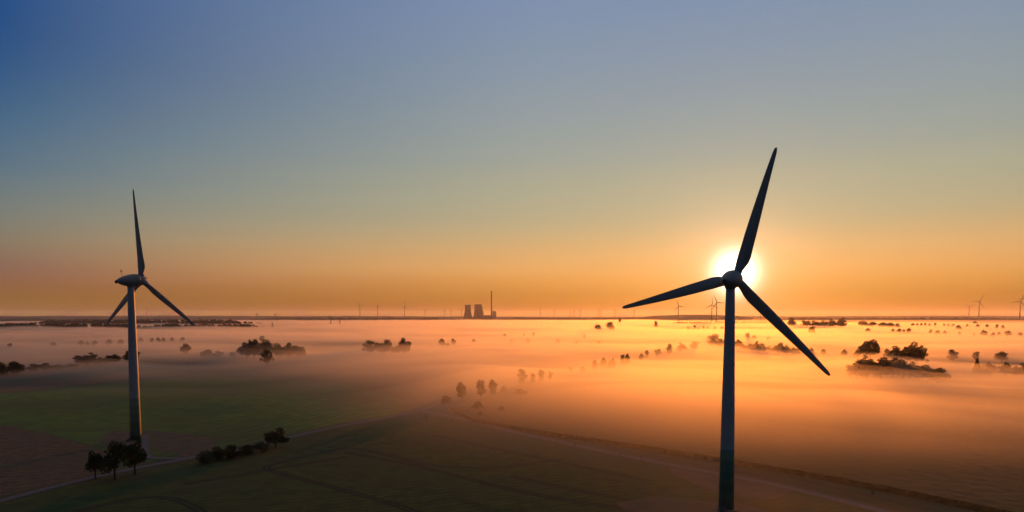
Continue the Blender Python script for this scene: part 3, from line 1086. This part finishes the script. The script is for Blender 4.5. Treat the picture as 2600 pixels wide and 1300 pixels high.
# ---- masts and pylons far off
def mast(x, yt, yb, label):
    p = ground(x, yb)
    h = (yb - yt) * scale_at(p)
    bm = bmesh.new()
    w = h * 0.022
    for sx, sy in ((-1, -1), (1, -1), (1, 1), (-1, 1)):
        tube(bm, [(sx * w, sy * w, -0.5), (sx * w * 0.4, sy * w * 0.4, h * 0.93)], [w * 0.35, w * 0.3], 5)
    for k in range(9):
        f = k / 9
        q = w * (1 - 0.6 * f)
        z = h * 0.93 * f
        z2 = h * 0.93 * (k + 1) / 9
        tube(bm, [(-q, -q, z), (q * 0.95, -q * 0.95, z2)], [w * 0.18, w * 0.18], 4)
        tube(bm, [(q, q, z), (-q * 0.95, q * 0.95, z2)], [w * 0.18, w * 0.18], 4)
    tube(bm, [(0, 0, h * 0.9), (0, 0, h)], [w * 0.4, w * 0.15], 6)
    o = mesh_obj('lattice_mast', bm, M_FAR)
    o.location = p
    return tag(o, label, 'mast', 'thin masts on the horizon')


mast(1371.5, 776, 808, 'taller thin mast on the horizon right of the chimney')
mast(1447, 784, 808, 'shorter thin mast on the horizon right of the chimney')


def pylon(x, yt, yb, label):
    p = ground(x, yb)
    h = (yb - yt) * scale_at(p)
    bm = bmesh.new()
    w = h * 0.1
    for sx in (-1, 1):
        for sy in (-1, 1):
            tube(bm, [(sx * w, sy * w, -0.3), (sx * w * 0.3, sy * w * 0.3, h * 0.6), (0, 0, h)], [h * 0.012, h * 0.011, h * 0.008], 4)
    for k in range(5):
        f, f2 = k / 5 * 0.6, (k + 1) / 5 * 0.6
        q, q2 = w * (1 - 1.16 * f), w * (1 - 1.16 * f2)
        tube(bm, [(-q, -q, h * f), (q2, -q2, h * f2)], [h * 0.007] * 2, 4)
        tube(bm, [(q, -q, h * f), (-q2, -q2, h * f2)], [h * 0.007] * 2, 4)
    for z, arm in ((0.66, 0.26), (0.82, 0.20)):
        tube(bm, [(-h * arm, 0, h * z), (h * arm, 0, h * z)], [h * 0.012] * 2, 4)
        tube(bm, [(-h * arm, 0, h * z), (0, 0, h * (z + 0.09))], [h * 0.007] * 2, 4)
        tube(bm, [(h * arm, 0, h * z), (0, 0, h * (z + 0.09))], [h * 0.007] * 2, 4)
    o = mesh_obj('power_pylon', bm, M_FAR)
    o.location = p
    return tag(o, label, 'pylon', 'faint pylons on the misty plain')


pylon(450, 807, 832, 'faint pylon right of the blade tip of the left turbine')
pylon(508, 806, 830, 'faint pylon second from the left, before the narrow wood')
pylon(653, 793, 812, 'tiny pylon above the end of the narrow wood')
pylon(699, 794, 812, 'tiny pylon right of the end of the narrow wood')
pylon(692, 817, 834, 'small pylon on the plain beyond the narrow wood')
pylon(840, 803, 824, 'left of two faint pylons far above the smaller copse')
pylon(863, 804, 824, 'right of two faint pylons far above the smaller copse')


# ------------------------------------------------------------------ power station
def cooling_tower(x, w_base, w_top, yt, yb, label):
    p = ground(x, yb)
    m = scale_at(p)
    h, rb, rt = (yb - yt) * m, w_base * m / 2, w_top * m / 2
    throat = rt * 0.93
    bm = bmesh.new()
    prof = []
    for i in range(25):
        f = i / 24
        if f < 0.8:
            r = throat * math.sqrt(1 + ((0.8 - f) / 0.8) ** 2 * ((rb / throat) ** 2 - 1))
        else:
            r = throat + (rt - throat) * ((f - 0.8) / 0.2) ** 1.4
        prof.append((h * (0.07 + 0.93 * f), r))
    outer = [bm.verts.new(Vector((math.cos(k * math.pi / 24) * r, math.sin(k * math.pi / 24) * r, z))) for z, r in prof for k in range(48)]
    for i in range(len(prof) - 1):
        for k in range(48):
            bm.faces.new((outer[i * 48 + k], outer[i * 48 + (k + 1) % 48], outer[(i + 1) * 48 + (k + 1) % 48], outer[(i + 1) * 48 + k]))
    root = empty('cooling_tower', p)
    sh = mesh_obj('shell', bm, M_CONC, root, True)
    mod = sh.modifiers.new('wall thickness', 'SOLIDIFY')
    mod.thickness = 1.2
    bm = bmesh.new()
    for k in range(32):
        a, b = 2 * math.pi * k / 32, 2 * math.pi * (k + 0.5) / 32
        tube(bm, [(math.cos(a) * rb * 1.05, math.sin(a) * rb * 1.05, -0.5), (math.cos(b) * rb * 0.985, math.sin(b) * rb * 0.985, h * 0.075)], [1.0, 1.0], 6)
    mesh_obj('support_legs', bm, M_CONC, root)
    return tag(root, label, 'cooling tower', 'cooling towers of the power station')


YB = 812
cooling_tower(1188, 24, 16, 774, YB, 'waisted concrete cooling tower, the slimmer one standing left')
cooling_tower(1214, 25.5, 20, 773, YB, 'wider concrete cooling tower next to the chimney side')
p = ground(1248, YB)
m = scale_at(p)
bm = bmesh.new()
hh = (YB - 739) * m
prof = [(0, 2.3 * m), (hh * 0.3, 2.0 * m), (hh * 0.6, 1.75 * m), (hh * 0.985, 1.5 * m), (hh * 0.985, 1.62 * m), (hh, 1.62 * m), (hh, 1.2 * m)]
lathe(bm, prof, 28)
o = mesh_obj('chimney', bm, M_CONC)
o.location = p
tag(o, 'very tall slender chimney of the distant power station', 'chimney')
p = ground(1255, YB - 0.3)
root = empty('boiler_house', p)
tag(root, 'blocky boiler house at the foot of the tall chimney', 'power station building')
bm = bmesh.new()
box(bm, -4.5 * m, 5 * m, -4 * m, 4 * m, -0.5, (YB - 791) * m)
mesh_obj('hall', bm, M_BRICK, root)
bm = bmesh.new()
box(bm, -3.5 * m, 2.5 * m, -3 * m, 3 * m, (YB - 791) * m, (YB - 789) * m)
mesh_obj('roof_house', bm, M_BRICK, root)
p = ground(1235, YB - 0.2)
bm = bmesh.new()
box(bm, -12 * m, 11 * m, -3 * m, 3 * m, -0.5, (YB - 801) * m)
for k in range(6):
    box(bm, (-11 + 3.6 * k) * m, (-9 + 3.6 * k) * m, -2 * m, 2 * m, (YB - 801) * m, (YB - 800.3) * m)
o = mesh_obj('turbine_hall', bm, M_BRICK)
o.location = p
tag(o, 'long low turbine hall between cooling towers and chimney', 'power station building')
p = ground(1224, YB - 0.4)
root = empty('coal_bunker', p)
tag(root, 'narrow stepped block against the wider cooling tower', 'power station building')
bm = bmesh.new()
box(bm, -3 * m, 1.5 * m, -3 * m, 3 * m, -0.5, (YB - 777) * m)
mesh_obj('tower_block', bm, M_BRICK, root)
bm = bmesh.new()
box(bm, 1.5 * m, 4 * m, -3 * m, 3 * m, -0.5, (YB - 790) * m)
mesh_obj('side_block', bm, M_BRICK, root)


# ------------------------------------------------------------------ young trees along the track
SAP = [(1083, 1053, 1066), (1114, 1059, 1072), (1148, 1064, 1078), (1216, 1078, 1092), (1252, 1086, 1100), (1328, 1101, 1115), (1370, 1110, 1124), (1412, 1119, 1133), (1458, 1124, 1143),
       (1575, 1148, 1166), (1628, 1155, 1174), (2216, 1242, 1275)]
sap_tb, sap_cb = bmesh.new(), bmesh.new()
tube(sap_tb, [(0, 0, -0.05), (0.02, 0, 0.5), (0, 0.01, 0.95)], [0.014, 0.011, 0.004], 6)
tube(sap_tb, [(0.06, 0, -0.05), (0.06, 0, 0.45)], [0.014, 0.014], 6)
leaf_cloud(sap_cb, random.Random(5), [(Vector((0, 0, 0.62)), 0.10, 1.6), (Vector((0.04, 0.02, 0.80)), 0.11, 1.3), (Vector((-0.05, 0, 0.72)), 0.10, 1.3)], 5200, 0.018)
sap_t = bpy.data.meshes.new('stem')
sap_tb.to_mesh(sap_t)
sap_t.materials.append(M_BARK)
sap_c = bpy.data.meshes.new('crown')
sap_cb.to_mesh(sap_c)
sap_c.materials.append(M_TREE)
for i, (x, yt, yb) in enumerate(SAP):
    p = ground(x, yb)
    h = (yb - yt) * scale_at(p)
    r = empty('young_tree', p, i * 1.3)
    for nm, d in (('stem', sap_t), ('crown', sap_c)):
        link(nm, d, r).scale = (h, h, h)
    tag(r, f'{ORD[i]} staked young tree from the left beside the gravel track', 'tree', 'young trees along the track')


# ------------------------------------------------------------------ ground fog and haze
def lerp_tab(x, tab):
    if x <= tab[0][0]:
        return tab[0][1]
    for (a, va), (b, vb) in zip(tab, tab[1:]):
        if x <= b:
            return va + (vb - va) * (x - a) / (b - a)
    return tab[-1][1]


def smooth(a, b, x):
    t = max(0.0, min(1.0, (x - a) / (b - a)))
    return t * t * (3 - 2 * t)


START = [(-60, 400), (-37, 410), (-25, 350), (-12, 280), (-3, 225), (6, 195), (14, 155), (22, 145), (30, 150), (37, 165), (60, 200)]
FULL = [(-60, 1150), (-37, 1120), (-25, 900), (-12, 700), (-3, 540), (6, 460), (14, 390), (22, 375), (30, 400), (37, 450), (60, 520)]


def gaps(az, r):
    """how far the fog thins out in the clear strips of the distant plain"""
    k = smooth(-8, -20, az) * smooth(1900, 2600, r) if az < -8 else 0.0
    k = max(k * (0.42 + 0.3 * noise.noise(Vector((az * 0.3, r / 300, 0)))), 0.0)
    for a0, a1, r0, r1, w in ((9, 26, 2500, 3300, 0.9), (24, 50, 1950, 2250, 0.5), (10, 60, 5200, 9000, 0.9), (-20, 10, 6800, 9000, 0.9), (2, 16, 1750, 2050, 0.5)):
        c = smooth(a0, a0 + 4, az) * (1 - smooth(a1 - 4, a1, az)) * smooth(r0, r0 * 1.1, r) * (1 - smooth(r1 * 0.93, r1, r))
        k = max(k, w * c)
    return min(1.0, k)


def fog_top(x, y, layer):
    r = math.hypot(x, y)
    az = math.degrees(math.atan2(x, y))
    wob = (0.25 + 0.75 * smooth(10, -10, az)) * (70 * noise.noise(Vector((x / 260, y / 260, 0.5))) + 30 * noise.noise(Vector((x / 90, y / 90, 2.5))))
    c = smooth(-26, -6, az)                      # towards the sun the mist creeps nearer
    if layer == 0:
        f = smooth(lerp_tab(az, START), lerp_tab(az, FULL), r + wob) ** 1.25
    else:
        f = smooth(lerp_tab(az, START) + 40 - 110 * c, lerp_tab(az, FULL) + 100 - 170 * c, r + wob)
    big = noise.noise(Vector((x / 900, y / 420, 4.0)))
    mid = noise.noise(Vector((x / 240, y / 120, 8.0)))
    fine = noise.noise(Vector((x / 70, y / 45, 5.0)))
    if layer == 0:
        t = 10.5 + 3.6 * big + 5.0 * mid + 2.6 * fine
        far = smooth(1500, 4200, r)
        t -= far * (2.5 - 6.0 * noise.noise(Vector((x / 2600, y / 700, 1.0))))
    else:
        t = 19.0 + 7.0 * big + 9.0 * mid + 4.5 * fine - 6.0 * smooth(22, 27, az) * smooth(380, 480, r) * (1 - smooth(800, 1100, r))
        far = smooth(1500, 4200, r)
        t -= far * (4.0 - 6.0 * noise.noise(Vector((x / 2600, y / 700, 1.0))))
    t += (9.0 * smooth(-6, 10, az) if layer == 0 else 15.0 * smooth(-24, -2, az)) * (1 - smooth(330, 480, r))
    if layer == 0:
        t += 2.0 * smooth(22, 27, az) * smooth(400, 480, r) * (1 - smooth(800, 1100, r))
    # clearer patches, drawn out across the wind
    u, v = x * 0.94 - y * 0.34, x * 0.34 + y * 0.94
    clear = noise.noise(Vector((u / 520, v / 150, 11.0))) + 0.5 * noise.noise(Vector((u / 170, v / 60, 13.0)))
    keep = smooth(22, 26, az) * smooth(430, 520, r) * (1 - smooth(700, 900, r)) * (1 - layer)
    t *= 0.28 + 0.72 * max(smooth(-0.45, 0.22, clear), 0.85 * keep)
    t *= (1 - smooth(7500, 9500, r)) * (1 - gaps(az, r))
    return t * f - 0.25 * (1 - f)


def fog_bank(name, layer, density, g, label):
    bm = bmesh.new()
    na, nr = 300, 260
    r0, r1 = 110.0, 9600.0
    top, bot = [], []
    for j in range(nr + 1):
        r = r0 * (r1 / r0) ** (j / nr)
        rt, rb = [], []
        for i in range(na + 1):
            a = R(-62 + 124 * i / na)
            x, y = math.sin(a) * r, math.cos(a) * r
            z = fog_top(x, y, layer)
            if i in (0, na) or j in (0, nr):
                z = -0.6
            rt.append(bm.verts.new((x, y, max(z, -0.6))))
            rb.append(bm.verts.new((x, y, -0.9 - 0.02 * layer)))
        top.append(rt)
        bot.append(rb)
    for j in range(nr):
        for i in range(na):
            bm.faces.new((top[j][i], top[j][i + 1], top[j + 1][i + 1], top[j + 1][i]))
            bm.faces.new((bot[j][i], bot[j + 1][i], bot[j + 1][i + 1], bot[j][i + 1]))
    for i in range(na):
        for j, s in ((0, 1), (nr, -1)):
            q = (top[j][i], bot[j][i], bot[j][i + 1], top[j][i + 1])
            bm.faces.new(q if s > 0 else q[::-1])
    for j in range(nr):
        for i, s in ((0, -1), (na, 1)):
            q = (top[j][i], bot[j][i], bot[j + 1][i], top[j + 1][i])
            bm.faces.new(q if s > 0 else q[::-1])
    bmesh.ops.recalc_face_normals(bm, faces=bm.faces)
    o = mesh_obj(name, bm, volume_material(name, density, (1, 0.92, 0.77), g))
    return tag(o, label, 'fog', kind='stuff')


fog_bank('fog', 0, 0.0040, 0.70, 'thick low fog lying over the plain and the maize')
fog_bank('fog', 1, 0.0022, 0.70, 'thin upper veil of fog drifting above the thick layer')

HZ = 300.0
bm = bmesh.new()
box(bm, -S - 500, S + 500, -S - 500, S + 500, -1.5, HZ)
o = mesh_obj('haze', bm, volume_material('haze', 0.000025, (1, 0.97, 0.94), 0.55))
tag(o, 'pale morning haze filling the air over the whole plain', 'haze', kind='stuff')
